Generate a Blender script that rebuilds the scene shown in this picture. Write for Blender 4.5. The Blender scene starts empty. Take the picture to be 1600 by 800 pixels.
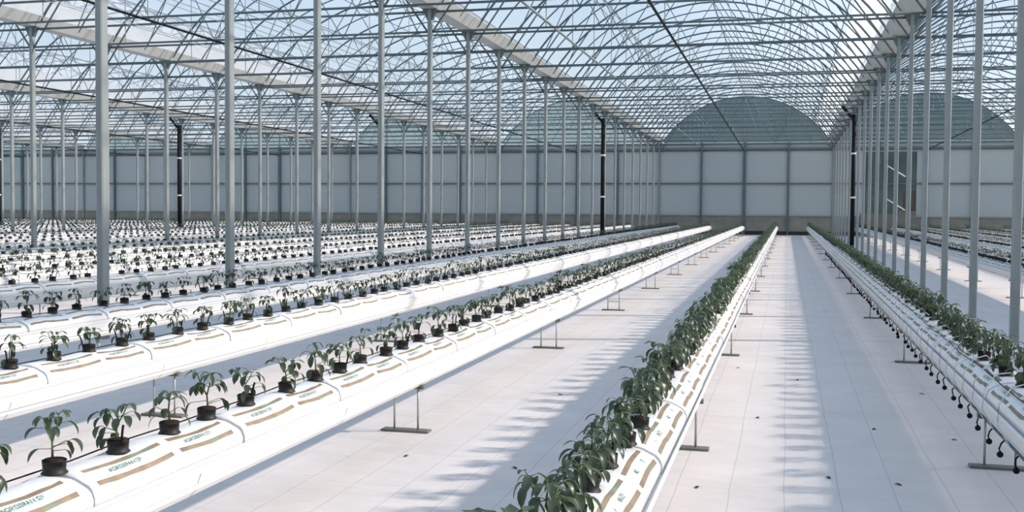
import bpy, math, random
import numpy as np
from mathutils import Matrix, Vector

C = bpy.context.scene.collection
SC = bpy.context.scene
R = random.Random(7)

# ------------------------------------------------------------------ camera, sky, sun, exposure
FOC, YAW, PITCH, ROLL, CAMH = 1639.55, 0.25548, 0.03861, 0.00797, 1.3477
SUN_STRENGTH, SKY_STRENGTH, EXPOSURE = 6.3, 1.12, 0.0
SUN_TO = Vector((1.63, 0.42, 1.0)).normalized()

cam = bpy.data.cameras.new('camera'); cam_ob = bpy.data.objects.new('camera', cam); C.objects.link(cam_ob)
cam.sensor_width = 36.0; cam.lens = FOC / 1600 * 36; cam.clip_end = 500; cam.clip_start = 0.05
_c, _s, _cp, _sp, _cr, _sr = math.cos(YAW), math.sin(YAW), math.cos(PITCH), math.sin(PITCH), math.cos(ROLL), math.sin(ROLL)
_R0 = Vector((_c, _s, 0)); _U0 = Vector((-_s * _sp, _c * _sp, _cp)); FWD = Vector((-_s * _cp, _c * _cp, -_sp))
_RT = _cr * _R0 + _sr * _U0; _UP = _cr * _U0 - _sr * _R0
M = Matrix.Identity(4)
for i in range(3):
    M[i][0], M[i][1], M[i][2] = _RT[i], _UP[i], -FWD[i]
M[2][3] = CAMH
cam_ob.matrix_world = M
SC.camera = cam_ob

def project(x, y, z):
    v = Vector((x, y, z - CAMH)); d = v.dot(FWD)
    if d < 0.2: return None
    return 800 + FOC * v.dot(_RT) / d, 400 - FOC * v.dot(_UP) / d, d

world = bpy.data.worlds.new('sky'); SC.world = world; world.use_nodes = True
nt = world.node_tree; nt.nodes.clear()
wo = nt.nodes.new('ShaderNodeOutputWorld'); bg = nt.nodes.new('ShaderNodeBackground'); bg.inputs['Strength'].default_value = SKY_STRENGTH
tc = nt.nodes.new('ShaderNodeTexCoord'); sx = nt.nodes.new('ShaderNodeSeparateXYZ'); cr = nt.nodes.new('ShaderNodeValToRGB')
nt.links.new(tc.outputs['Generated'], sx.inputs[0]); nt.links.new(sx.outputs['Z'], cr.inputs[0])
el = cr.color_ramp.elements
el[0].position = 0.0; el[0].color = (0.74, 0.79, 0.80, 1)
el[1].position = 0.75; el[1].color = (0.27, 0.47, 0.76, 1)
e = el.new(0.25); e.color = (0.52, 0.70, 0.88, 1)
nt.links.new(cr.outputs[0], bg.inputs[0]); nt.links.new(bg.outputs[0], wo.inputs[0])

sun = bpy.data.lights.new('sun', 'SUN'); sun.energy = SUN_STRENGTH; sun.angle = math.radians(1.8); sun.color = (1.0, 0.915, 0.84)
so = bpy.data.objects.new('sun', sun); C.objects.link(so); so.location = SUN_TO * 40
so.rotation_euler = SUN_TO.to_track_quat('Z', 'Y').to_euler()

vs = SC.view_settings
SC.display_settings.display_device = 'sRGB'
vs.view_transform = 'Standard'; vs.look = 'None'; vs.gamma = 1.0; vs.exposure = EXPOSURE; vs.use_curve_mapping = False
SC.cycles.max_bounces = 10; SC.cycles.diffuse_bounces = 4; SC.cycles.transparent_max_bounces = 64
SC.cycles.use_denoising = True
SC.cycles.caustics_reflective = False; SC.cycles.caustics_refractive = False

# ------------------------------------------------------------------ layout of the place
XL, XR = -6.6695, 2.2820            # the two gutter lines beside the main bay
W = XR - XL; XC = (XL + XR) / 2     # bay width, middle of the main bay
G = 5.29                            # gutter height
RISE = 2.40                         # arch rise
SLOPE = 0.00758                     # the floor climbs gently away
Y0, DY, NF = 9.1965, 2.5, 20        # first frame, frame spacing, frames to the end wall
YW = Y0 + DY * 19 + 0.06            # end wall
D = 1.6474                          # row spacing
BAYS = list(range(-5, 3))
def fz(y): return SLOPE * y
def bay_x(b): return XC + b * W
def row_x(b, i): return XC + b * W + D * i   # i = -2..2

# ------------------------------------------------------------------ materials
def mat(name, col, rough=0.6, metal=0.0, spec=0.4, noise=0.0, nscale=8.0, bump=0.0, bscale=20.0):
    m = bpy.data.materials.new(name); m.use_nodes = True
    t = m.node_tree; p = t.nodes['Principled BSDF']
    p.inputs['Base Color'].default_value = (*col, 1); p.inputs['Roughness'].default_value = rough
    p.inputs['Metallic'].default_value = metal; p.inputs['Specular IOR Level'].default_value = spec
    g = t.nodes.new('ShaderNodeTexCoord')
    if noise:
        n = t.nodes.new('ShaderNodeTexNoise'); n.inputs['Scale'].default_value = nscale; n.inputs['Detail'].default_value = 4
        t.links.new(g.outputs['Object'], n.inputs['Vector'])
        r = t.nodes.new('ShaderNodeValToRGB')
        a = [max(0, c * (1 - noise)) for c in col]; b = [min(1, c * (1 + noise)) for c in col]
        r.color_ramp.elements[0].color = (*a, 1); r.color_ramp.elements[1].color = (*b, 1)
        r.color_ramp.elements[0].position = .3; r.color_ramp.elements[1].position = .7
        t.links.new(n.outputs['Fac'], r.inputs[0]); t.links.new(r.outputs[0], p.inputs['Base Color'])
    if bump:
        n = t.nodes.new('ShaderNodeTexNoise'); n.inputs['Scale'].default_value = bscale
        t.links.new(g.outputs['Object'], n.inputs['Vector'])
        b = t.nodes.new('ShaderNodeBump'); b.inputs['Strength'].default_value = bump; b.inputs['Distance'].default_value = 0.02
        t.links.new(n.outputs['Fac'], b.inputs['Height']); t.links.new(b.outputs[0], p.inputs['Normal'])
    return m

def film_mat(name, col, clear, glow=0.5, tint=(1, 1, 1)):
    """greenhouse film: part clear, part milky (scatters on both sides)"""
    m = bpy.data.materials.new(name); m.use_nodes = True
    t = m.node_tree; t.nodes.clear()
    o = t.nodes.new('ShaderNodeOutputMaterial'); mx = t.nodes.new('ShaderNodeMixShader'); m2 = t.nodes.new('ShaderNodeMixShader')
    tr = t.nodes.new('ShaderNodeBsdfTransparent'); tr.inputs[0].default_value = (*tint, 1)
    df = t.nodes.new('ShaderNodeBsdfDiffuse'); df.inputs[0].default_value = (*col, 1)
    tl = t.nodes.new('ShaderNodeBsdfTranslucent'); tl.inputs[0].default_value = (*col, 1)
    m2.inputs[0].default_value = glow; t.links.new(df.outputs[0], m2.inputs[1]); t.links.new(tl.outputs[0], m2.inputs[2])
    mx.inputs[0].default_value = 1 - clear
    t.links.new(tr.outputs[0], mx.inputs[1]); t.links.new(m2.outputs[0], mx.inputs[2]); t.links.new(mx.outputs[0], o.inputs[0])
    return m

def leaf_mat(name, col):
    m = bpy.data.materials.new(name); m.use_nodes = True
    t = m.node_tree; p = t.nodes['Principled BSDF']; o = t.nodes['Material Output']
    p.inputs['Base Color'].default_value = (*col, 1); p.inputs['Roughness'].default_value = 0.36
    g = t.nodes.new('ShaderNodeTexCoord'); n = t.nodes.new('ShaderNodeTexNoise'); n.inputs['Scale'].default_value = 30
    t.links.new(g.outputs['Object'], n.inputs['Vector'])
    r = t.nodes.new('ShaderNodeValToRGB')
    r.color_ramp.elements[0].color = (*[c * .6 for c in col], 1); r.color_ramp.elements[1].color = (*[c * 1.35 for c in col], 1)
    t.links.new(n.outputs['Fac'], r.inputs[0]); t.links.new(r.outputs[0], p.inputs['Base Color'])
    tl = t.nodes.new('ShaderNodeBsdfTranslucent'); tl.inputs[0].default_value = (col[0] * 1.8, col[1] * 2.0, col[2] * .9, 1)
    mx = t.nodes.new('ShaderNodeMixShader'); mx.inputs[0].default_value = .22
    t.links.new(p.outputs[0], mx.inputs[1]); t.links.new(tl.outputs[0], mx.inputs[2]); t.links.new(mx.outputs[0], o.inputs[0])
    return m

STEEL = mat('galvanised_steel', (.29, .315, .31), .46, .35, .5, .08, 3)
STEEL_DK = mat('weathered_steel', (.12, .165, .175), .5, .3, .4, .1, 3)
GUTTER_M = mat('gutter_steel', (.50, .51, .48), .5, .2, .4, .08, 2)
WHITE_PAINT = mat('white_trough_paint', (.81, .805, .79), .45, 0, .4, .02, 2)
BAG_WHITE = mat('white_bag_film', (.80, .795, .79), .38, 0, .5, .03, 12, .25, 14)
BAG_TAN = mat('tan_bag_print', (.25, .185, .12), .5, 0, .4, .35, 9)
BAG_OLIVE = mat('olive_bag_print', (.20, .22, .14), .5, 0, .4, .3, 9)
TEXT_GREEN = mat('green_bag_print', (.05, .16, .08), .5)
SEAM_GREY = mat('seam_grey', (.35, .34, .31), .6)
PLATE_M = mat('stand_steel', (.17, .17, .15), .5, .3, .4, .15, 10)
ROD_M = mat('stand_rod_steel', (.40, .40, .37), .45, .4)
BLACK = mat('black_plastic', (.008, .009, .009), .6, 0, .15)
POT_M = mat('black_pot_plastic', (.020, .019, .017), .55, 0, .3, .3, 40)
SOIL_M = mat('dark_substrate', (.035, .024, .016), .95, 0, .1, .4, 60)
STEM_M = mat('green_stem', (.085, .105, .045), .5, 0, .4, .25, 40)
LEAF_M = [leaf_mat('pepper_leaf', (.047, .068, .039)), leaf_mat('young_pepper_leaf', (.064, .094, .056))]
TUBE_WHITE = mat('white_drip_tube', (.80, .81, .78), .4)
PVC_WHITE = mat('white_clamp_plastic', (.8, .8, .78), .5)
SCRAP_M = mat('dry_leaf_scrap', (.06, .055, .045), .9, 0, .2, .3, 60)
SKIRT_M = mat('dark_wall_skirt', (.035, .04, .038), .8)
LOWER_M = mat('dusty_lower_panel', (.30, .275, .23), .75, 0, .3, .15, 1.5)
TAN_M = mat('tan_board', (.24, .21, .17), .75, 0, .3, .1, 3)
GROUND_M = mat('outside_ground', (.20, .20, .13), .95, 0, .1, .3, .6)
HILL_M = mat('wooded_hill', (.030, .048, .036), 1, 0, .1, .5, .35)
TREE_M = mat('tree_foliage', (.028, .05, .028), 1, 0, .1, .5, 1.2)
BARK_M = mat('tree_bark', (.06, .05, .04), .9)
RED_M = mat('red_painted_metal', (.10, .035, .03), .7)
FILM_ROOF = film_mat('roof_film', (.86, .88, .90), .76, .55)
FILM_MILKY = film_mat('milky_roof_film', (.78, .78, .77), .12, .72)
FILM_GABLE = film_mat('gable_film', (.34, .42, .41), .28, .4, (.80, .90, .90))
LIGHT_BLOCK_M = mat('dark_light_block', (.10, .115, .11), .8)  # dark so the added wall behind the camera throws little light back
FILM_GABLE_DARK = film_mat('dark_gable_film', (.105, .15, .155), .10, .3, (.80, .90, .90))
FILM_SIDE = film_mat('side_film', (.8, .84, .86), .62, .5)
FILM_WINDOW = film_mat('window_film', (.5, .56, .55), .95, .4)
WALL_PANEL = film_mat('wall_panel_sheet', (.56, .595, .585), .0, .18)

def floor_material():
    m = bpy.data.materials.new('woven_ground_cover'); m.use_nodes = True
    t = m.node_tree; p = t.nodes['Principled BSDF']; p.inputs['Roughness'].default_value = .62; p.inputs['Specular IOR Level'].default_value = .25
    L = t.links.new
    g = t.nodes.new('ShaderNodeTexCoord'); s = t.nodes.new('ShaderNodeSeparateXYZ'); L(g.outputs['Object'], s.inputs[0])
    def math_(op, a, b=None):
        n = t.nodes.new('ShaderNodeMath'); n.operation = op
        for k, v in enumerate((a, b)):
            if v is None: continue
            if isinstance(v, (int, float)): n.inputs[k].default_value = v
            else: L(v, n.inputs[k])
        return n.outputs[0]
    nz = t.nodes.new('ShaderNodeTexNoise'); nz.inputs['Scale'].default_value = .9; nz.inputs['Detail'].default_value = 3
    L(g.outputs['Object'], nz.inputs['Vector'])
    x = math_('ADD', s.outputs['X'], math_('MULTIPLY', math_('SUBTRACT', nz.outputs['Fac'], .5), .03))
    fr = math_('FRACT', math_('DIVIDE', math_('ADD', x, 100 * .253 - .012 + .1265), .253))
    dist = math_('ABSOLUTE', math_('SUBTRACT', fr, .5))
    line = math_('LESS_THAN', dist, .011)
    # a broad dirty mottling that belongs to the cloth
    n2 = t.nodes.new('ShaderNodeTexNoise'); n2.inputs['Scale'].default_value = 1.7; n2.inputs['Detail'].default_value = 6; n2.inputs['Roughness'].default_value = .65
    L(g.outputs['Object'], n2.inputs['Vector'])
    r = t.nodes.new('ShaderNodeValToRGB')
    r.color_ramp.elements[0].position = .3; r.color_ramp.elements[0].color = (.61, .562, .535, 1)
    r.color_ramp.elements[1].position = .65; r.color_ramp.elements[1].color = (.69, .635, .605, 1)
    L(n2.outputs['Fac'], r.inputs[0])
    mx = t.nodes.new('ShaderNodeMixRGB'); mx.inputs[2].default_value = (.36, .38, .40, 1)
    L(math_('MULTIPLY', line, .6), mx.inputs[0]); L(r.outputs[0], mx.inputs[1]); L(mx.outputs[0], p.inputs['Base Color'])
    mp = t.nodes.new('ShaderNodeMapping'); mp.inputs['Scale'].default_value = (1.1, 5.5, 1); L(g.outputs['Object'], mp.inputs[0])
    n3 = t.nodes.new('ShaderNodeTexNoise'); n3.inputs['Scale'].default_value = 1.3; n3.inputs['Detail'].default_value = 3; L(mp.outputs[0], n3.inputs['Vector'])
    b = t.nodes.new('ShaderNodeBump'); b.inputs['Strength'].default_value = .55; b.inputs['Distance'].default_value = .05
    L(n3.outputs['Fac'], b.inputs['Height']); L(b.outputs[0], p.inputs['Normal'])
    return m
FLOOR_M = floor_material()

# ------------------------------------------------------------------ mesh helpers
class MB:
    def __init__(s): s.v = []; s.f = []; s.m = []; s.sm = []
    def face(s, idx, mi=0, smooth=False): s.f.append(tuple(idx)); s.m.append(mi); s.sm.append(smooth)
    def box(s, x0, x1, y0, y1, z0, z1, mi=0, shear=0.0):
        n = len(s.v)
        for z in (z0, z1):
            for x, y in ((x0, y0), (x1, y0), (x1, y1), (x0, y1)): s.v.append((x, y, z + shear * y))
        for q in ((0, 3, 2, 1), (4, 5, 6, 7), (0, 1, 5, 4), (1, 2, 6, 5), (2, 3, 7, 6), (3, 0, 4, 7)): s.face([n + i for i in q], mi)
    def tube(s, pts, r, sides=6, mi=0, smooth=True, cap=True):
        pts = [Vector(p) for p in pts]; rs = r if isinstance(r, (list, tuple)) else [r] * len(pts)
        rings = []
        for i, p in enumerate(pts):
            a = pts[max(0, i - 1)]; b = pts[min(len(pts) - 1, i + 1)]; t = (b - a).normalized()
            u = t.cross(Vector((0, 0, 1)))
            if u.length < .1: u = t.cross(Vector((1, 0, 0)))
            u.normalize(); w = t.cross(u).normalized(); n = len(s.v)
            for k in range(sides):
                an = 2 * math.pi * (k + .5) / sides
                q = p + (u * math.cos(an) + w * math.sin(an)) * rs[i]; s.v.append(tuple(q))
            rings.append(n)
        for i in range(len(rings) - 1):
            a, b = rings[i], rings[i + 1]
            for k in range(sides):
                k2 = (k + 1) % sides; s.face((a + k, a + k2, b + k2, b + k), mi, smooth)
        if cap:
            s.face([rings[0] + k for k in range(sides)][::-1], mi); s.face([rings[-1] + k for k in range(sides)], mi)
    def prism(s, prof, ys, mi=0, shear=0.0, smooth=False):
        """closed (x, z) profile swept along y"""
        n = len(prof); rings = []
        for y in ys:
            rings.append(len(s.v))
            for x, z in prof: s.v.append((x, y, z + shear * y))
        for a, b in zip(rings[:-1], rings[1:]):
            for k in range(n):
                k2 = (k + 1) % n; s.face((a + k, a + k2, b + k2, b + k), mi, smooth)
        s.face([rings[0] + k for k in range(n)], mi); s.face([rings[-1] + k for k in range(n)][::-1], mi)
    def lathe(s, prof, sides=12, mi=0, smooth=True, mis=None):
        rings = []
        for r, z in prof:
            rings.append(len(s.v))
            for k in range(sides):
                a = 2 * math.pi * k / sides; s.v.append((r * math.cos(a), r * math.sin(a), z))
        for j, (a, b) in enumerate(zip(rings[:-1], rings[1:])):
            for k in range(sides):
                k2 = (k + 1) % sides; s.face((a + k, a + k2, b + k2, b + k), mis[j] if mis else mi, smooth)
        s.face([rings[0] + k for k in range(sides)][::-1], mis[0] if mis else mi); s.face([rings[-1] + k for k in range(sides)], mis[-1] if mis else mi)
    def mesh(s, name, mats):
        me = bpy.data.meshes.new(name); me.from_pydata(s.v, [], s.f)
        for m in (mats if isinstance(mats, (list, tuple)) else [mats]): me.materials.append(m)
        me.polygons.foreach_set('material_index', s.m); me.polygons.foreach_set('use_smooth', s.sm); me.update()
        return me

def link(name, data, parent=None, loc=(0, 0, 0), rz=0.0):
    o = bpy.data.objects.new(name, data); C.objects.link(o)
    if parent is not None: o.parent = parent
    o.location = loc
    if rz: o.rotation_euler = (0, 0, rz)
    return o
def tag(o, label, cat, group=None, kind=None):
    o['label'] = label; o['category'] = cat
    if group: o['group'] = group
    o['kind'] = kind or 'thing'
    return o
def struct(name, me, label=None, cat=None):
    o = link(name, me); o['kind'] = 'structure'
    if label: o['label'] = label
    if cat: o['category'] = cat
    return o
_ONES = 'zeroth first second third fourth fifth sixth seventh eighth ninth tenth eleventh twelfth thirteenth fourteenth fifteenth sixteenth seventeenth eighteenth nineteenth'.split()
_TENS = {2: 'twent', 3: 'thirt', 4: 'fort', 5: 'fift', 6: 'sixt', 7: 'sevent', 8: 'eight', 9: 'ninet'}
def ordn(n):
    if n < 20: return _ONES[n]
    if n >= 100: return 'hundredth' if n == 100 else 'hundred-and-' + ordn(n - 100)
    t, o = divmod(n, 10)
    return _TENS[t] + 'ieth' if o == 0 else _TENS[t] + 'y-' + _ONES[o]

# ------------------------------------------------------------------ floor, ground, walls
X_LO, X_HI = XL - 5 * W, XR + 2 * W
mb = MB()
mb.box(X_LO, X_HI, -14, YW + .02, -.06, 0, shear=SLOPE)
struct('floor', mb.mesh('floor', FLOOR_M), 'white woven ground cover stretched over the whole greenhouse floor', 'floor')
mb = MB(); mb.box(-160, 160, -60, 220, -.5, -.12, shear=SLOPE)
struct('ground', mb.mesh('ground', GROUND_M), 'dry grassy ground outside the greenhouse', 'ground')

# end wall of sheet panels with an opening in the right-hand bay
WX0, WX1 = 3.75, 6.35
Z_SILL, Z_TOP = 1.43, G - .02
mb = MB()
for x0, x1, z0, z1 in ((X_LO, WX0, Z_SILL, Z_TOP), (WX1, X_HI, Z_SILL, Z_TOP), (WX0, WX1, 4.75, Z_TOP)):
    mb.box(x0, x1, YW, YW + .03, z0, z1)
struct('wall_back', mb.mesh('wall_back', WALL_PANEL), 'pale grey panelled end wall across the far end', 'wall')
mb = MB(); mb.box(X_LO, X_HI, YW - .03, YW + .05, fz(YW) + .2, Z_SILL)
mb.box(X_LO, X_HI, YW - .045, YW - .03, 1.17, 1.21)
struct('wall_back_lower', mb.mesh('wall_back_lower', LOWER_M), 'dusty brown lower strip of the end wall', 'wall')
mb = MB(); mb.box(X_LO, X_HI, YW - .06, YW + .06, fz(YW) - .02, fz(YW) + .2)
struct('baseboard_back', mb.mesh('baseboard_back', SKIRT_M), 'dark skirt at the foot of the end wall', 'baseboard')
mb = MB(); mb.box(WX0, WX1, YW + .005, YW + .015, Z_SILL, 4.75)
struct('window_1', mb.mesh('window_1', FILM_WINDOW), 'clear opening in the end wall of the right bay', 'window')
TRIM = [0]
def trim(mb_, m, label):
    TRIM[0] += 1
    return struct('trim_%d' % TRIM[0], mb_.mesh('trim', m), label, 'trim')
for zz, dz, lab in ((3.12, .07, 'steel rail halfway up the end wall'), (Z_SILL, .05, 'sill rail low on the end wall'),
                    (4.93, .06, 'lower head rail of the end wall'), (5.22, .10, 'upper head rail of the end wall under the gables')):
    mb = MB(); mb.box(X_LO, X_HI, YW - .09, YW - .02, zz - dz / 2, zz + dz / 2); trim(mb, STEEL_DK if zz != Z_SILL else STEEL, lab)
for b in BAYS:
    for q in (-1, 0, 1):
        mb = MB(); x = bay_x(b) + q * W / 4; hw = .075 if q == 0 else .05
        mb.box(x - hw, x + hw, YW - .14, YW - .04, fz(YW), G); trim(mb, STEEL_DK, 'upright steel post of the end wall, %s of the bay' % ('middle' if q == 0 else 'quarter'))
mb = MB(); mb.box(X_LO, X_HI, -14.05, -14, -.2, G + RISE + .3)
struct('wall_light_block', mb.mesh('wall_light_block', LIGHT_BLOCK_M), 'dark unseen wall added behind the viewer to cut light', 'wall')  # added out of view: keeps sky light off faces turned to the camera
for nm, x in (('wall_left', X_LO - .36), ('wall_right', X_HI + .36)):
    mb = MB(); mb.box(x - .02, x + .02, -14, YW, -.05, G + .1)
    struct(nm, mb.mesh(nm, FILM_SIDE), 'film side wall of the greenhouse', 'wall')

# arch geometry
HALF = W / 2 - .2; ZB = G + .08; RI = G + RISE - ZB
RAD = (HALF * HALF + RI * RI) / (2 * RI)
def arch_z(dx): return ZB + math.sqrt(max(0, RAD * RAD - dx * dx)) - (RAD - RI)
ARCH_X = [RAD * math.sin(-math.asin(HALF / RAD) + 2 * math.asin(HALF / RAD) * k / 28) for k in range(29)]
for b in BAYS:
    cx = bay_x(b)
    # roof film
    mb = MB(); ys = (-14, YW)
    pts = [(x, arch_z(x) + .05) for x in ARCH_X]
    n0 = []
    for y in ys:
        n0.append(len(mb.v)); mb.v += [(cx + x, y, z) for x, z in pts]
    for k in range(28): mb.face((n0[0] + k, n0[0] + k + 1, n0[1] + k + 1, n0[1] + k), 0, True)
    struct('ceiling' if b == BAYS[0] else 'ceiling.%03d' % (b - BAYS[0]), mb.mesh('ceiling', FILM_ROOF), 'clear plastic roof film over one arched bay', 'ceiling')
    # milky strip of film low on the right flank
    mb = MB(); sx_ = [3.62 + (HALF - 3.62) * k / 5 for k in range(6)]; n0 = []
    for y in ys:
        n0.append(len(mb.v)); mb.v += [(cx + x, y, arch_z(x) + .075) for x in sx_]
    for k in range(5): mb.face((n0[0] + k, n0[0] + k + 1, n0[1] + k + 1, n0[1] + k), 0, True)
    struct('ceiling_strip_%d' % (b - BAYS[0] + 1), mb.mesh('ceiling_strip', FILM_MILKY), 'milky strip of roof film beside the gutter', 'ceiling')
    # gable at the end wall
    mb = MB(); n = len(pts)
    mb.v += [(cx + x, YW, z - .05) for x, z in pts] + [(cx + x, YW, G) for x, z in pts]
    for k in range(n - 1): mb.face((k, k + 1, n + k + 1, n + k))
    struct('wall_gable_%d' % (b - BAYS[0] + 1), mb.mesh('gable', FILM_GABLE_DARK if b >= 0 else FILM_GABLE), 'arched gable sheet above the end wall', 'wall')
    mb = MB()
    for q in (-2.2, 0, 2.2): mb.box(cx + q - .03, cx + q + .03, YW - .1, YW - .02, G, arch_z(q))
    trim(mb, STEEL, 'thin uprights of the gable')

# ------------------------------------------------------------------ outside: wooded hill and trees beyond the end wall
mb = MB(); rr = random.Random(3); N = 46
prof = []
for i in range(N + 1):
    x = -22 + i * 2.6
    h = 6.0 + .5 * math.sin(i * .6) + rr.uniform(-.3, .3)
    h *= min(1, max(.05, (x + 22) / 13)); prof.append((x, h))
for j, yy in enumerate((74, 82, 96)):
    for x, h in prof: mb.v.append((x, yy + rr.uniform(-.8, .8), (0.0, 1.0, 1.15)[j] * h + .2))
for j in range(2):
    for i in range(N): a = j * (N + 1) + i; mb.face((a, a + 1, a + N + 2, a + N + 1), 0, False)
struct('hill', mb.mesh('hill', HILL_M), 'dark wooded bank beyond the end wall', 'hill')

# ------------------------------------------------------------------ columns
LINE_NAME = {0: 'left edge of the main bay', 1: 'right edge of the main bay', -1: 'second gutter line left', -2: 'third gutter line left', -3: 'fourth gutter line left',
             -4: 'fifth gutter line left', -5: 'sixth gutter line left', 2: 'second gutter line right'}
bk = MB()   # flared bracket under the gutter
for sgn in (-1, 1):
    n = len(bk.v)
    for y in (-.05, .05): bk.v += [(sgn * .035, y, -.20), (sgn * .048, y, -.20), (sgn * .15, y, .015), (sgn * .035, y, .015)]
    for q in ((0, 1, 2, 3), (7, 6, 5, 4), (0, 4, 5, 1), (1, 5, 6, 2), (2, 6, 7, 3), (3, 7, 4, 0)): bk.face([n + i for i in q])
BRACKET = bk.mesh('top_bracket', STEEL_DK)
COLS = {}
post_mesh = {}
for j in range(-5, 3):
    for k in range(NF):
        y = Y0 + DY * k; x = XL + j * W
        if k not in post_mesh:
            mb = MB(); h = G - .02 - fz(y); c = .012
            mb.prism([(-.041 + c, 0), (-.041, c), (-.041, .11 - c), (-.041 + c, .11), (.041 - c, .11), (.041, .11 - c), (.041, c), (.041 - c, 0)], (0, 1))
            mb.v = [(vx, vz - .055, h * vy) for vx, vy, vz in mb.v]
            post_mesh[k] = mb.mesh('support_column', STEEL)
        p = project(x, y, 2.5)
        if p is None or not (-60 < p[0] < 1680): continue
        o = link('support_column', post_mesh[k], None, (x, y, fz(y))); COLS[(j, k)] = o
        tag(o, 'galvanised roof column, %s from the end wall along the %s' % (ordn(NF - k), LINE_NAME[j]), 'column', 'galvanised columns under the gutters')
        link('top_bracket', BRACKET, o, (0, 0, G - .02 - fz(y)))

# ------------------------------------------------------------------ gutters
for j in range(-5, 4):
    mb = MB()
    mb.prism([(-.28, .20), (-.29, .20), (-.15, -.01), (.15, -.01), (.29, .20), (.28, .20), (.145, .0), (-.145, .0)], (-14, YW - .2))
    o = link('roof_gutter', mb.mesh('roof_gutter', GUTTER_M), None, (XL + j * W, 0, G))
    tag(o, 'long steel roof gutter over the column line, %s' % LINE_NAME.get(j, 'third gutter line right'), 'gutter', 'gutters between the arched bays')

# ------------------------------------------------------------------ roof trusses, hoops, purlins
ZT = -.06; ZL = 4.85 - G
def arch_pts(y=0): return [(x, y, arch_z(x) - G) for x in ARCH_X]
mb = MB(); mb.tube(arch_pts(), .026, 6); ARCH_ME = mb.mesh('arch', STEEL_DK)
mb = MB(); mb.tube([(-W / 2 + .05, 0, ZT), (W / 2 - .05, 0, ZT)], .023, 6); UT_ME = mb.mesh('upper_tie', STEEL_DK)
mb = MB(); mb.tube([(-W / 2 + .05, 0, ZL), (W / 2 - .05, 0, ZL)], .021, 6); LT_ME = mb.mesh('lower_tie', STEEL_DK)
WEB = []
az = lambda x: arch_z(x) - G
for a, bb in (((0, az(0)), (1.57, ZT)), ((1.57, ZT), (2.5, az(2.5))), ((2.5, az(2.5)), (3.35, ZT))):
    for sg in (-1, 1):
        mb = MB(); mb.tube([(sg * a[0], 0, a[1]), (sg * bb[0], 0, bb[1])], .012, 5, cap=False); WEB.append(mb.mesh('web_strut', STEEL_DK))
for sg in (-1, 1):
    mb = MB(); mb.tube([(sg * (W / 2 - .05), 0, ZL), (sg * 3.25, 0, az(3.25))], .020, 5, cap=False); WEB.append(mb.mesh('corner_brace', STEEL_DK))
HANG = []
for x in (-2.2, 0, 2.2):
    mb = MB(); mb.tube([(x, 0, ZL), (x, 0, az(x) if x else ZT)], .010, 5, cap=False); HANG.append(mb.mesh('hanger', STEEL))
BAY_NAME = {0: 'main bay', 1: 'first bay to the right', 2: 'second bay to the right', -1: 'first bay to the left', -2: 'second bay to the left', -3: 'third bay to the left',
            -4: 'fourth bay to the left', -5: 'fifth bay to the left'}
mb = MB(); mb.tube(arch_pts(), .018, 6); HOOP_ME = mb.mesh('roof_hoop', STEEL_DK)
def on_screen(b, y):
    for x in (-W / 2, 0, W / 2):
        for z in (ZL + G, G + RISE):
            p = project(bay_x(b) + x, y, z)
            if p and -30 < p[0] < 1630 and -30 < p[1] < 800: return True
    return False
for b in BAYS:
    for k in range(-1, NF):
        y = Y0 + DY * k
        if on_screen(b, y) or (b == 0 and k >= 0):
            t = link('roof_truss', None, None, (bay_x(b), y, G))
            tag(t, 'arched steel roof truss, %s from the end wall over the %s' % (ordn(NF - k), BAY_NAME[b]), 'roof truss', 'roof trusses of the arched bays')
            link('arch', ARCH_ME, t); link('upper_tie', UT_ME, t); link('lower_tie', LT_ME, t)
            for i, m_ in enumerate(WEB): link('web_strut' if i < 6 else 'corner_brace', m_, t)
            for m_ in HANG: link('hanger', m_, t)
        if k < NF - 1 and (on_screen(b, y + DY / 2) or b == 0):
            o = link('roof_hoop', HOOP_ME, None, (bay_x(b), y + DY / 2, G))
            tag(o, 'thin arched roof hoop, %s from the end wall over the %s' % (ordn(NF - 1 - k), BAY_NAME[b]), 'roof hoop', 'hoops between the roof trusses')
def along(name, x, z, r, m, y0=-14, y1=None, sides=6):
    mb = MB(); mb.tube([(0, y0, 0), (0, y1 or YW - .1, 0)], r, sides)
    return link(name, mb.mesh(name, m), None, (x, 0, z))
for b in BAYS[:-1]:
    cx = bay_x(b); bn = BAY_NAME[b]
    for x, w in ((0, 'ridge'), (-2.5, 'left flank'), (2.5, 'right flank'), (-1.25, 'left shoulder'), (1.25, 'right shoulder'), (3.5, 'right eave')):
        o = along('roof_purlin', cx + x, arch_z(x) + (-.04), .012, STEEL_DK)
        tag(o, 'thin steel purlin along the roof %s, %s' % (w, bn), 'purlin', 'purlins along the arched roofs')
    o = along('ceiling_pipe', cx, 4.80, .024, BLACK)
    tag(o, 'dark pipe running lengthwise under the middle of the %s' % bn, 'pipe', 'pipes under the middle of each bay')
    if b == 0:
        o = along('ceiling_rail', cx - 2.13, 4.91, .026, STEEL); tag(o, 'pale steel rail running lengthwise under the left half of the main bay', 'rail')
    if b in (-1, 0, 1):
        for q, x in enumerate((-.92, -.78, .95, 1.2, 1.5, 1.8, 2.1, 2.5)):
            o = along('crop_wire', cx + x, 4.885, .007, STEEL, sides=4)
            tag(o, 'pale lengthwise crop wire, %s from the left of the %s' % (ordn(q + 1), bn), 'wire', 'crop wires on the truss ties')

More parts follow.
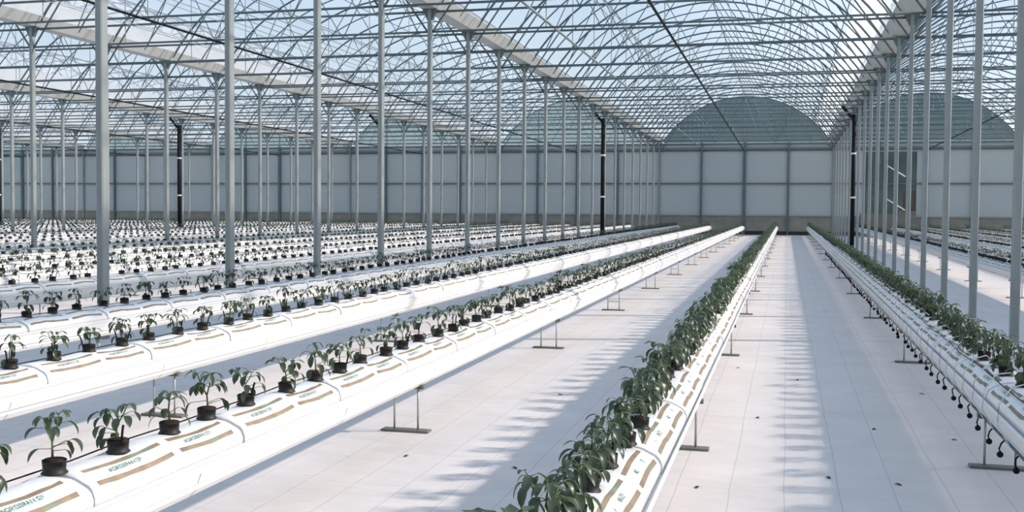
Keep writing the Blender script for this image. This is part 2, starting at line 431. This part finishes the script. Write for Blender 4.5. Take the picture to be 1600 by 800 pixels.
# ------------------------------------------------------------------ black downpipes on the thirteenth frame
for j in (-3, -2, -1, 0, 1):
    y = Y0 + DY * 12; x = XL + j * W - .03; yy = y - .17; h = 5.0 - fz(yy)
    mb = MB(); mb.tube([(0, 0, 0), (0, 0, h)], .078, 12)
    o = link('downpipe', mb.mesh('downpipe', BLACK), None, (x, yy, fz(yy)))
    tag(o, 'black drainage downpipe standing at a column on the %s' % LINE_NAME[j], 'downpipe', 'black downpipes from the gutters')
    mb = MB(); mb.tube([(0, 0, h - .16), (-.14, 0, h - .02), (-.42, 0, h + .30)], .05, 8); link('elbow', mb.mesh('elbow', BLACK), o)
    for zz in (1.75, 3.3):
        mb = MB(); mb.lathe([(.081, zz), (.088, zz), (.088, zz + .06), (.081, zz + .06)], 12)
        c = link('clamp', mb.mesh('clamp', PVC_WHITE), o); c['label'] = 'white pipe clamp'

# ------------------------------------------------------------------ things seen in the right bay's opening
mb = MB(); mb.box(-1.15, 1.15, -.03, .03, 0, 1.1); mb.box(-1.17, 1.17, -.05, .05, 1.1, 1.16)
o = link('partition_board', mb.mesh('partition_board', TAN_M), None, (4.75, YW - .6, fz(YW - .6)))
tag(o, 'low tan board standing before the opening of the right bay', 'board')
for zz, nm in ((2.05, 'lower'), (3.75, 'upper')):
    o = link('opening_stay', None, None, (4.65, YW - .036, zz))
    tag(o, 'white sloping stay across the opening, the %s of two' % nm, 'stay', 'white stays in the end opening')
    mb = MB(); mb.tube([(.12, 0, .38), (1.15, 0, -.28)], .032, 8); link('sloping_bar', mb.mesh('sloping_bar', PVC_WHITE), o)
    mb = MB(); mb.box(-.14, -.07, -.03, .03, .36, .78); link('upright_end', mb.mesh('upright_end', PVC_WHITE), o)
mb = MB(); mb.box(-.35, .35, -.3, .3, 0, 1.1); mb.box(-.25, .25, -.34, -.3, .2, .9); mb.tube([(0, 0, 1.1), (0, 0, 1.35)], .06, 8)
o = link('heater_cabinet', mb.mesh('heater_cabinet', RED_M), None, (6.4, 60.5, fz(60.5) + 1.3)); tag(o, 'dull red metal box raised outside the end opening', 'cabinet')
mb = MB(); mb.box(-.45, .45, -.4, .4, 0, 1.42); link('plinth', mb.mesh('plinth', TAN_M), o, (0, 0, -1.42))

# ------------------------------------------------------------------ growing rows
ROW_NAME = {}
def row_name(b, i):
    n = b * 5 + (i + 2) - 3     # 0 is the central trough (row next to the camera)
    if n == 0: return 'central trough'
    side = 'right' if n > 0 else 'left'
    return '%s trough %s of centre' % (ordn(abs(n)), side)
Y_END = 55.2
ROWS = [(b, i) for b in range(-5, 2) for i in (-2, -1, 0, 1, 2)]
TP = [(-.145, .418), (-.155, .418), (-.155, .408), (-.147, .402), (-.118, .328), (-.098, .322), (-.098, .312), (-.112, .306), (-.085, .278), (-.03, .272)]
TP = TP + [(-x, z) for x, z in TP[::-1]]
TP = TP + [(.135, .400), (-.135, .400)]
def first_y(x):
    y = 1.2
    while y < 54:
        p = project(x, y, fz(y) + .55)
        if p and -70 < p[0] < 1670 and p[1] < 850: return y
        y += .05
    return None
START = {}
for b, i in ROWS:
    x = row_x(b, i); fy = first_y(x)
    if fy is None: continue
    START[(b, i)] = fy
    y0 = max(.6, fy - 5.0)
    mb = MB(); mb.prism(TP[::-1], (0, Y_END - y0), shear=SLOPE)
    o = link('growing_trough', mb.mesh('growing_trough', WHITE_PAINT), None, (x, y0, fz(y0)))
    tag(o, 'long white raised growing trough, %s' % ('the central one beside the middle aisle' if row_name(b, i) == 'central trough' else row_name(b, i).replace(' trough', '', 1)), 'growing trough', 'white growing troughs in rows')
    if b == 0:
        mb = MB()
        for sg in (-1, 1):
            n = len(mb.v); mb.v += [(sg * .135, 0, .368), (sg * .135, .005, .368), (sg * .1195, .005, .33), (sg * .1195, 0, .33)]; mb.face([n, n + 1, n + 2, n + 3])
            n = len(mb.v); mb.v += [(sg * .1125, 0, .306), (sg * .1125, .008, .306), (sg * .0865, .008, .279), (sg * .0865, 0, .279)]; mb.face([n, n + 1, n + 2, n + 3])
        jm = mb.mesh('joint_seam', SEAM_GREY)
        yj = 3.4 + .35 * i
        while yj < 34:
            if yj > y0: s_ = link('joint_seam', jm, o, (0, yj - y0, SLOPE * (yj - y0)))
            yj += 1.33

# stands under the troughs
mb = MB(); mb.prism([(-.145, 0), (-.15, .004), (-.15, .010), (-.145, .014), (.145, .014), (.15, .010), (.15, .004), (.145, 0)], (-.035, .035)); PLATE = mb.mesh('foot_plate', PLATE_M)
mb = MB(); mb.tube([(0, 0, .01), (0, 0, .30)], .0065, 6); RODM = mb.mesh('rod', ROD_M)
mb = MB(); mb.box(-.10, .10, -.02, .02, .262, .274); mb.box(.085, .115, -.02, .02, .262, .285); mb.box(-.115, -.085, -.02, .02, .262, .285); SADDLE = mb.mesh('saddle', PLATE_M)
mb = MB(); mb.tube([(-.075, 0, .12), (.075, 0, .12)], .005, 6); XBAR = mb.mesh('crossbar', ROD_M)
for b in (-1, 0, 1):
    for i in (-2, -1, 0, 1, 2):
        if (b, i) not in START or (b == -1 and i < 1) or (b == 1 and i > 0): continue
        n = 0
        for k in range(-1, 13):
            y = 5.91 + 3.91 * k
            if y < max(.9, START[(b, i)] - 1.5): continue
            n += 1
            o = link('trough_stand', None, None, (row_x(b, i), y, fz(y)))
            tag(o, 'grey two-rod stand, %s from near end under the %s' % (ordn(n), row_name(b, i)), 'stand', 'stands under the growing troughs')
            link('foot_plate', PLATE, o); link('rod', RODM, o, (-.075, 0, 0)); link('rod', RODM, o, (.075, 0, 0)); link('saddle', SADDLE, o)
            if k % 2 == 0 and k > 0 or (k == 2): link('crossbar', XBAR, o)

# ------------------------------------------------------------------ substrate slabs (white bags) in the troughs
SL = .93
HALFP = [(-.128, .000), (-.131, .035), (-.122, .061), (-.109, .0745), (-.066, .097), (-.049, .1025), (-.015, .108)]
PROF = HALFP + [(-x, z) for x, z in HALFP[::-1]]
def slab_mesh(seed):
    r = random.Random(seed); mb = MB(); L = SL - .012; n = len(PROF)
    stops = [0, .012, .035, .08, .13, .20, .27, .34, .41, .455, .475, .50, .57, .64, .71, .78, .83, .865, .893, L]
    ph = r.uniform(0, 6)
    for y in stops:
        e = min(1, min(y, L - y) / .05); f = .90 + .10 * math.sin(e * math.pi / 2)
        sag = .005 * math.sin(y * 13 + ph) + r.uniform(-.0025, .0025)
        for x, z in PROF:
            zz = z * f + (sag if z > .05 else 0) + (r.uniform(-.0015, .0015) if z > .05 else 0)
            mb.v.append((x * (.97 + .03 * f), y - L / 2, zz))
    for a in range(len(stops) - 1):
        ym = (stops[a] + stops[a + 1]) / 2
        for k in range(n - 1):
            mi = 0
            if k in (2, 4, n - 4, n - 6):
                inner = k in (4, n - 6)
                if (.035 < ym < .455) or (.50 < ym < .87): mi = 1 if not (inner and .27 < ym < .41) else 2
                if k in (2, n - 4) and .71 < ym < .78: mi = 2
            mb.face((a * n + k, a * n + k + 1, (a + 1) * n + k + 1, (a + 1) * n + k), mi, True)
        mb.face((a * n + n - 1, a * n, (a + 1) * n, (a + 1) * n + n - 1))
    mb.face(list(range(n))[::-1]); m0 = (len(stops) - 1) * n; mb.face([m0 + k for k in range(n)])
    mb.f = [f[::-1] for f in mb.f]
    return mb.mesh('substrate_slab', [BAG_WHITE, BAG_TAN, BAG_OLIVE])
SLABS = [slab_mesh(s) for s in range(5)]
# lettering along the shoulder of a bag
cu = bpy.data.curves.new('bag_lettering', 'FONT'); cu.body = 'AGROSPAN CP'; cu.size = .026; cu.align_x = 'CENTER'; cu.align_y = 'CENTER'; cu.offset = .0003
to = bpy.data.objects.new('bag_lettering', cu); C.objects.link(to)
bpy.context.view_layer.update()
TEXT_ME = bpy.data.meshes.new_from_object(to.evaluated_get(bpy.context.evaluated_depsgraph_get())); TEXT_ME.name = 'bag_lettering'
TEXT_ME.materials.clear(); TEXT_ME.materials.append(TEXT_GREEN)
bpy.data.objects.remove(to)
a_ = Vector((-.047, 0, .025)).normalized()
def text_on(slab, yc, side):
    o = link('bag_lettering', TEXT_ME, slab)
    rt = Vector((0, side, 0)); up = Vector((a_.x * side, 0, a_.z)); nn = rt.cross(up)
    o.matrix_local = Matrix(((rt.x, up.x, nn.x, .0875 * side + nn.x * .0035), (rt.y, up.y, nn.y, yc), (rt.z, up.z, nn.z, .0855 + nn.z * .0035), (0, 0, 0, 1)))
    o['label'] = 'green printed lettering'
slabs = []
for (b, i), fy in START.items():
    x = row_x(b, i); off = (b * 7 + i * 3) % 10 * .09
    y = math.floor((fy - 4.2) / SL) * SL + off
    y = max(y, 1.4 if b == 0 else y)
    while y < Y_END - .6:
        slabs.append([b, i, x, y]); y += SL
for s in slabs: s.append(math.dist((s[2], s[3], .5), (0, 0, CAMH)))
def seen(x, y, z, m=60):
    p = project(x, y, z); return p is not None and -m < p[0] < 1600 + m and p[1] < 800 + m
slabs.sort(key=lambda s: s[4] + (0 if seen(s[2], s[3] + .45, fz(s[3]) + .5) or seen(s[2], s[3] - .45, fz(s[3]) + .5) else 100))
near_slabs, far_slabs = slabs[:300], slabs[300:]
near_slabs.sort(key=lambda s: (s[0], s[1], s[3]))
cnt = {}
for q, (b, i, x, y, d) in enumerate(near_slabs):
    cnt[(b, i)] = n = cnt.get((b, i), 0) + 1
    o = link('substrate_slab', SLABS[(q * 7 + 3 * n) % 5], None, (x + R.uniform(-.004, .004), y, fz(y) + .401), 0)
    o.rotation_euler = (math.atan(SLOPE), 0, 0)
    tag(o, 'white growing bag, brown stripes, %s in view from the front, %s' % (ordn(n), row_name(b, i)), 'growing bag', 'white growing bags lying in the troughs')
    if d < 8.5:
        for yc in (-.24, .20):
            text_on(o, yc, 1)
            if (b, i) == (0, 2): text_on(o, yc, -1)

def merged(name, templates, placements, mats):
    """many far repeats as one mesh; templates: (verts Nx3, faces list, mat idx list); placements: (template, x, y, z, rz, scale)"""
    V = []; LO = []; LS = []; LT = []; MI = []; base = 0; lbase = 0
    pre = []
    for v, f, m in templates:
        pre.append((np.array(v, dtype=np.float32), np.concatenate([np.array(q) for q in f]).astype(np.int32), np.array([len(q) for q in f], dtype=np.int32), np.array(m, dtype=np.int32)))
    for t, x, y, z, rz, sc in placements:
        v, lo, lt, mi = pre[t]; c, s = math.cos(rz), math.sin(rz)
        w = np.empty_like(v); w[:, 0] = (v[:, 0] * c - v[:, 1] * s) * sc + x; w[:, 1] = (v[:, 0] * s + v[:, 1] * c) * sc + y; w[:, 2] = v[:, 2] * sc + z
        V.append(w); LO.append(lo + base); LT.append(lt); MI.append(mi); base += len(v)
    V = np.concatenate(V); LO = np.concatenate(LO); LT = np.concatenate(LT); MI = np.concatenate(MI)
    LS = np.concatenate([[0], np.cumsum(LT)[:-1]]).astype(np.int32)
    me = bpy.data.meshes.new(name); me.vertices.add(len(V)); me.vertices.foreach_set('co', V.ravel())
    me.loops.add(len(LO)); me.loops.foreach_set('vertex_index', LO)
    me.polygons.add(len(LT)); me.polygons.foreach_set('loop_start', LS); me.polygons.foreach_set('loop_total', LT); me.polygons.foreach_set('material_index', MI)
    for m in mats: me.materials.append(m)
    me.update(calc_edges=True); me.validate()
    return me
tv, tf, tm = [], [], []
pp = [(-.128, 0), (-.122, .061), (-.109, .0745), (-.066, .097), (-.049, .1025), (.052, .102), (.064, .098), (.111, .073), (.121, .062), (.128, 0)]
yy_ = [-.452, -.41, -.05, .04, .38, .452]
for j, y in enumerate(yy_):
    f = .92 if j in (0, 5) else 1
    for x, z in pp: tv.append((x, y, z * f))
for j in range(5):
    for k in range(9):
        tf.append((j * 10 + k, (j + 1) * 10 + k, (j + 1) * 10 + k + 1, j * 10 + k + 1)); tm.append(1 if k in (1, 3, 5, 7) and j in (1, 3) else 0)
tf += [tuple(range(10)), tuple(range(59, 49, -1))]; tm += [0, 0]
pl = [(0, x, y, fz(y) + .401, 0, 1.0) for b, i, x, y, d in far_slabs]
o = link('far_growing_bags', merged('far_growing_bags', [(tv, tf, tm)], pl, [BAG_WHITE, BAG_TAN]))
tag(o, 'white growing bags filling the distant troughs', 'growing bags', None, 'stuff')

# ------------------------------------------------------------------ young pepper plants in pots
POT_H = .042
mb = MB(); mb.lathe([(.041, 0), (.039, .004), (.034, .009), (.037, POT_H), (.037, POT_H - .003), (.034, POT_H - .006)], 14); mb.f = mb.f
POT_ME = mb.mesh('pot', POT_M)
mb = MB(); mb.lathe([(.001, POT_H - .007), (.0335, POT_H - .007), (.031, POT_H + .003), (.012, POT_H + .006), (.001, POT_H + .006)], 12); SOIL_ME = mb.mesh('substrate_plug', SOIL_M)
def leaf(mb, base, direc, ln, wd, droop, fold, mi, seg=5):
    d = Vector(direc).normalized(); side = d.cross(Vector((0, 0, 1)))
    if side.length < .05: side = Vector((1, 0, 0))
    side.normalize(); n0 = len(mb.v); p = Vector(base); step = ln / seg; cur = d.copy()
    for k in range(seg + 1):
        t = k / seg; w = wd * (math.sin(math.pi * min(1, t * .92 + .06)) ** .85) * (1 - .25 * t)
        if k == seg: w = wd * .02
        up = side.cross(cur).normalized()
        mb.v += [tuple(p - side * w * .5 + up * w * fold), tuple(p), tuple(p + side * w * .5 + up * w * fold)]
        cur = (cur + Vector((0, 0, -1)) * droop * step / ln * 1.6).normalized(); p = p + cur * step
    for k in range(seg):
        a = n0 + 3 * k
        mb.face((a, a + 1, a + 4, a + 3), mi, True); mb.face((a + 1, a + 2, a + 5, a + 4), mi, True)
def plant_meshes(seed, dense=False):
    r = random.Random(seed); st = MB(); fo = MB()
    lean = Vector((r.uniform(-.02, .02), r.uniform(-.02, .02), 0)); h = r.uniform(.095, .125)
    base = Vector((r.uniform(-.006, .006), r.uniform(-.006, .006), POT_H))
    mid = base + Vector((0, 0, h * .45)) + lean * .4
    tips = []
    st.tube([base - Vector((0, 0, .004)), base + Vector((0, 0, h * .2)) + lean * .2, mid], [.0042, .0036, .003], 6)
    na = 3 if dense else r.choice([2, 2, 3]); a0 = r.uniform(0, 6.28)
    for q in range(na):
        an = a0 + q * 6.283 / na + r.uniform(-.4, .4); sp = r.uniform(.022, .048)
        tip = mid + Vector((math.cos(an) * sp, math.sin(an) * sp, h * r.uniform(.42, .75))) + lean * .4
        st.tube([mid, mid.lerp(tip, .5) + Vector((math.cos(an), math.sin(an), 0)) * .004, tip], [.0028, .0023, .0018], 5); tips.append((tip, an))
    def petiole_leaf(p, an, up, pl_, ln, wd, droop, mi):
        d = Vector((math.cos(an), math.sin(an), up)).normalized(); e = p + d * pl_
        st.tube([p, e], [.0015, .0011], 4)
        d2 = Vector((math.cos(an), math.sin(an), up * .45 - .05)); leaf(fo, e, d2, ln, wd, droop, r.uniform(.08, .28), mi)
    for tip, an in tips:
        for q in range(4):
            petiole_leaf(tip, an + q * 1.7 + r.uniform(-.4, .4), r.uniform(.1, .8), r.uniform(.008, .022), r.uniform(.030, .048), r.uniform(.015, .023), r.uniform(.4, 1.6), 1)
        m = mid.lerp(tip, r.uniform(.35, .7))
        for q in range(5 if dense else 3):
            petiole_leaf(m, an + r.uniform(-1.8, 1.8), r.uniform(-.1, .5), r.uniform(.022, .046), r.uniform(.042, .060), r.uniform(.023, .032), r.uniform(.8, 2.4), 0)
    for q in range(9 if dense else r.choice([3, 4, 5])):
        petiole_leaf(base + Vector((0, 0, h * r.uniform(.08, .35))), r.uniform(0, 6.28), r.uniform(-.15, .45), r.uniform(.032, .064), r.uniform(.040, .060), r.uniform(.024, .033), r.uniform(1.2, 2.4), 0)
    return st.mesh('stem', STEM_M), fo.mesh('leaves', LEAF_M)
VAR = [plant_meshes(40 + s) for s in range(12)]
VAR_DENSE = [plant_meshes(70 + s, True) for s in range(8)]
STAKE = []
for s in range(4):
    r = random.Random(90 + s); mb = MB()
    for a in (.9,):
        a += r.uniform(-.4, .4); x, y = math.cos(a), math.sin(a)
        mb.tube([(x * .030, y * .030, .02), (x * .044, y * .044, .075 + r.uniform(0, .02)), (x * .052, y * .052, .085 + r.uniform(0, .02))], .0042, 5)
    STAKE.append(mb.mesh('drip_stake', BLACK))
SP = .307
plants = []
for (b, i), fy in START.items():
    x = row_x(b, i); off = {(0, 0): 2.777, (0, -1): 3.0, (0, 1): 2.45, (0, 2): 3.3}.get((b, i), ((b * 5 + i) * .37) % SP)
    y = off + math.ceil((fy - 3.2 - off) / SP) * SP
    while y < Y_END - .5:
        plants.append([b, i, x + R.uniform(-.018, .018), y + R.uniform(-.022, .022)]); y += SP
for p in plants: p.append(math.dist((p[2], p[3], .6), (0, 0, CAMH)) + (0 if seen(p[2], p[3], fz(p[3]) + .6, 40) else 100))
plants.sort(key=lambda p: p[4])
near_pl, far_pl = plants[:300], [p for p in plants[300:] if p[3] > 1.6]
near_pl.sort(key=lambda p: (p[0], p[1], p[3]))
cnt = {}
Z_PL = .401 + .109
for q, (b, i, x, y, d) in enumerate(near_pl):
    cnt[(b, i)] = n = cnt.get((b, i), 0) + 1
    o = link('pepper_plant', None, None, (x, y, fz(y) + Z_PL), R.uniform(0, 6.28))
    rn = row_name(b, i); lab = 'young potted pepper plant, %s in view from the front, %s' % (ordn(n), rn)
    tag(o, lab, 'pepper plant', 'young pepper plants along the troughs')
    sm, fm = VAR_DENSE[R.randrange(8)] if (b, i) in ((0, 1), (0, 2)) else VAR[R.randrange(12)]
    sc = R.uniform(.92, 1.14) * (1.06 if (b, i) in ((0, 1), (0, 2)) else 1.0)
    link('pot', POT_ME, o); link('substrate_plug', SOIL_ME, o)
    for nm, me in (('stem', sm), ('leaves', fm)):
        c = link(nm, me, o); c.scale = (sc, sc, sc); c.location = (0, 0, POT_H * (1 - sc))
    if (b, i) == (0, -1) or q % 3 == 0: link('drip_stake', STAKE[q % 4], o)
    if (b, i) == (0, -1): link('drip_stake', STAKE[(q + 1) % 4], o, rz=2.6)
# the distant plants, one mass
def far_template(seed, nl=21):
    r = random.Random(seed); v = []; f = []; m = []
    def ring(rad, z, k=5): n = len(v); v.extend([(rad * math.cos(6.2832 * q / k), rad * math.sin(6.2832 * q / k), z) for q in range(k)]); return n
    a = ring(.036, 0); b_ = ring(.042, .05)
    for q in range(5): f.append((a + q, a + (q + 1) % 5, b_ + (q + 1) % 5, b_ + q)); m.append(0)
    f.append(tuple(b_ + q for q in range(5))); m.append(0)
    for q in range(2):
        an = r.uniform(0, 6.28); n = len(v); tx, ty = .03 * math.cos(an), .03 * math.sin(an)
        v.extend([(-.003, 0, .05), (.003, 0, .05), (tx + .002, ty, .14), (tx - .002, ty, .14)]); f.append((n, n + 1, n + 2, n + 3)); m.append(1)
        n = len(v); v.extend([(0, -.003, .05), (0, .003, .05), (tx, ty + .002, .14), (tx, ty - .002, .14)]); f.append((n, n + 1, n + 2, n + 3)); m.append(1)
    for q in range(nl):
        an = r.uniform(0, 6.28); z = r.uniform(.075, .165); rr = r.uniform(.012, .062) * (1.2 if z < .13 else .8); ln = r.uniform(.034, .054); w = ln * .27
        bx, by = rr * math.cos(an), rr * math.sin(an); ux, uy = math.cos(an), math.sin(an); dz = r.uniform(-.6, .25) * ln; n = len(v)
        v.extend([(bx, by, z), (bx + ux * ln * .45 - uy * w, by + uy * ln * .45 + ux * w, z + dz * .25 + .004), (bx + ux * ln, by + uy * ln, z + dz), (bx + ux * ln * .45 + uy * w, by + uy * ln * .45 - ux * w, z + dz * .25 + .004), (bx + ux * ln * .5, by + uy * ln * .5, z + dz * .35 - .004)])
        f.append((n, n + 1, n + 4)); f.append((n + 1, n + 2, n + 4)); f.append((n + 2, n + 3, n + 4)); f.append((n + 3, n, n + 4)); m.extend([2 if z < .13 else 3] * 4)
    return v, f, m
TPL = [far_template(200 + s) for s in range(8)] + [far_template(300 + s, 36) for s in range(4)]
pl = [(8 + R.randrange(4) if b == 0 and i > 0 else R.randrange(8), x, y, fz(y) + Z_PL, R.uniform(0, 6.28), R.uniform(.9, 1.15) * (1.1 if (b, i) in ((0, 1), (0, 2)) else 1)) for b, i, x, y, d in far_pl]
o = link('far_pepper_plants', merged('far_pepper_plants', TPL, pl, [POT_M, STEM_M] + LEAF_M))
tag(o, 'countless young pepper plants receding to the end wall', 'pepper plants', None, 'stuff')

# ------------------------------------------------------------------ drip irrigation
for (b, i), fy in START.items():
    if b not in (-1, 0, 1): continue
    x = row_x(b, i); y0 = max(1.4, fy - 1); r = random.Random(b * 10 + i)
    pts = []; y = y0
    while y < (30 if b == 0 else Y_END - .6):
        pts.append((-.082 + r.uniform(-.012, .012), y - y0, SLOPE * (y - y0) + .401 + .104 + r.uniform(0, .004))); y += .31
    mb = MB(); mb.tube(pts, .0030, 5)
    o = link('drip_hose', mb.mesh('drip_hose', BLACK), None, (x, y0, fz(y0)))
    tag(o, 'thin black drip hose lying on the bags of the %s' % row_name(b, i), 'hose', 'drip hoses on the growing bags')
# white drip tubes arching into the pots of the two nearest rows
for (b, i, sg, nmx) in ((0, 2, -1, 60), (0, 1, -1, 45)):
    x = row_x(b, i); fy = START[(b, i)]; y0 = max(1.4, fy - .5)
    mb = MB(); mb.tube([(0, 0, 0), (0, Y_END - y0 - .5, SLOPE * (Y_END - y0 - .5))], .009, 8)
    o = link('feed_pipe', mb.mesh('feed_pipe', STEEL_DK if sg < 0 else BLACK), None, (x - .098, y0, fz(y0) + .285))
    tag(o, 'thin feed pipe with white drip tubes, %s' % row_name(b, i), 'feed pipe', 'feed pipes beside the troughs')
    mine = sorted([p for p in plants if (p[0], p[1]) == (b, i) and p[4] < 100], key=lambda p: p[3])[:nmx]
    for _, _, px, py, d in mine:
        dx = px - (x - .098); ly = py - y0; zb = SLOPE * ly; r = R.uniform(-.05, .05)
        mb = MB(); mb.tube([(-.012, ly + r, zb + .0), (-.066, ly + r, zb + .10), (-.060, ly + r * .8, zb + .19), (-.01, ly + r * .6, zb + .262 + abs(r) * .3), (dx - .06, ly + r * .2, zb + .285), (dx - .034, ly, zb + .262)], .0032, 6)
        c = link('drip_tube', mb.mesh('drip_tube', TUBE_WHITE), o); c['label'] = 'white drip tube arching into a pot'
# black drip emitters hanging below the right row
x = row_x(0, 2); y0 = START[(0, 2)] - 1
mb = MB(); mb.tube([(0, 0, 0), (0, Y_END - y0 - .5, SLOPE * (Y_END - y0 - .5))], .010, 8)
o = link('emitter_line', mb.mesh('emitter_line', BLACK), None, (x - .085, y0, fz(y0) + .272))
tag(o, 'black irrigation line with hanging round emitters under the trough right of centre', 'irrigation line')
mb = MB(); mb.tube([(0, 0, 0), (-.016, .01, -.022), (-.012, .03, -.05), (-.006, .03, -.066)], .0042, 5)
n = len(mb.v)
for k in range(7):
    t = math.pi * k / 6
    for q in range(10):
        a = 6.2832 * q / 10; mb.v.append((-.006 + .0155 * math.sin(t) * math.cos(a), .03 + .0155 * math.sin(t) * math.sin(a), -.078 + .0155 * math.cos(t)))
for k in range(6):
    for q in range(10): mb.face((n + k * 10 + q, n + k * 10 + (q + 1) % 10, n + (k + 1) * 10 + (q + 1) % 10, n + (k + 1) * 10 + q), 0, True)
EM = mb.mesh('emitter', BLACK)
for k in range(80):
    ly = .15 + .315 * k + R.uniform(-.05, .05); link('emitter', EM, o, (0, ly, SLOPE * ly), R.uniform(-.5, .5))

# ------------------------------------------------------------------ scraps on the ground cover
mb = MB(); leaf(mb, (-.02, 0, .004), (1, .2, .05), .045, .022, .2, .2, 0, 4); SCRAP = mb.mesh('leaf_scrap', SCRAP_M)
for q, (px, py, w) in enumerate(((1183, 653, 'beside the central trough'), (1365, 671, 'in the shaded aisle'), (1492, 688, 'near the stand by the right trough'), (1293, 747, 'in the shaded aisle, close to the lower edge'),
                                  (1403, 758, 'in the shaded aisle, near the sunlit edge'), (1245, 594, 'at the edge of the aisle shade'), (1154, 575, 'by the second stand of the central trough'), (803, 732, 'in the shade left of the central trough'),
                                  (876, 617, 'far up the shade left of the central trough'), (1441, 616, 'left of the right trough'), (1088, 762, 'below the nearest stand of the central trough'), (634, 713, 'below the stand of the left trough'))):
    d = _RT * ((px - 800) / FOC) - _UP * ((py - 400) / FOC) + FWD
    t = -CAMH / (d.z - SLOPE * d.y); p = d * t
    o = link('leaf_scrap', SCRAP, None, (p.x, p.y, fz(p.y)), R.uniform(0, 6)); tag(o, 'small dark leaf scrap ' + w, 'leaf scrap', 'scraps on the ground cover')
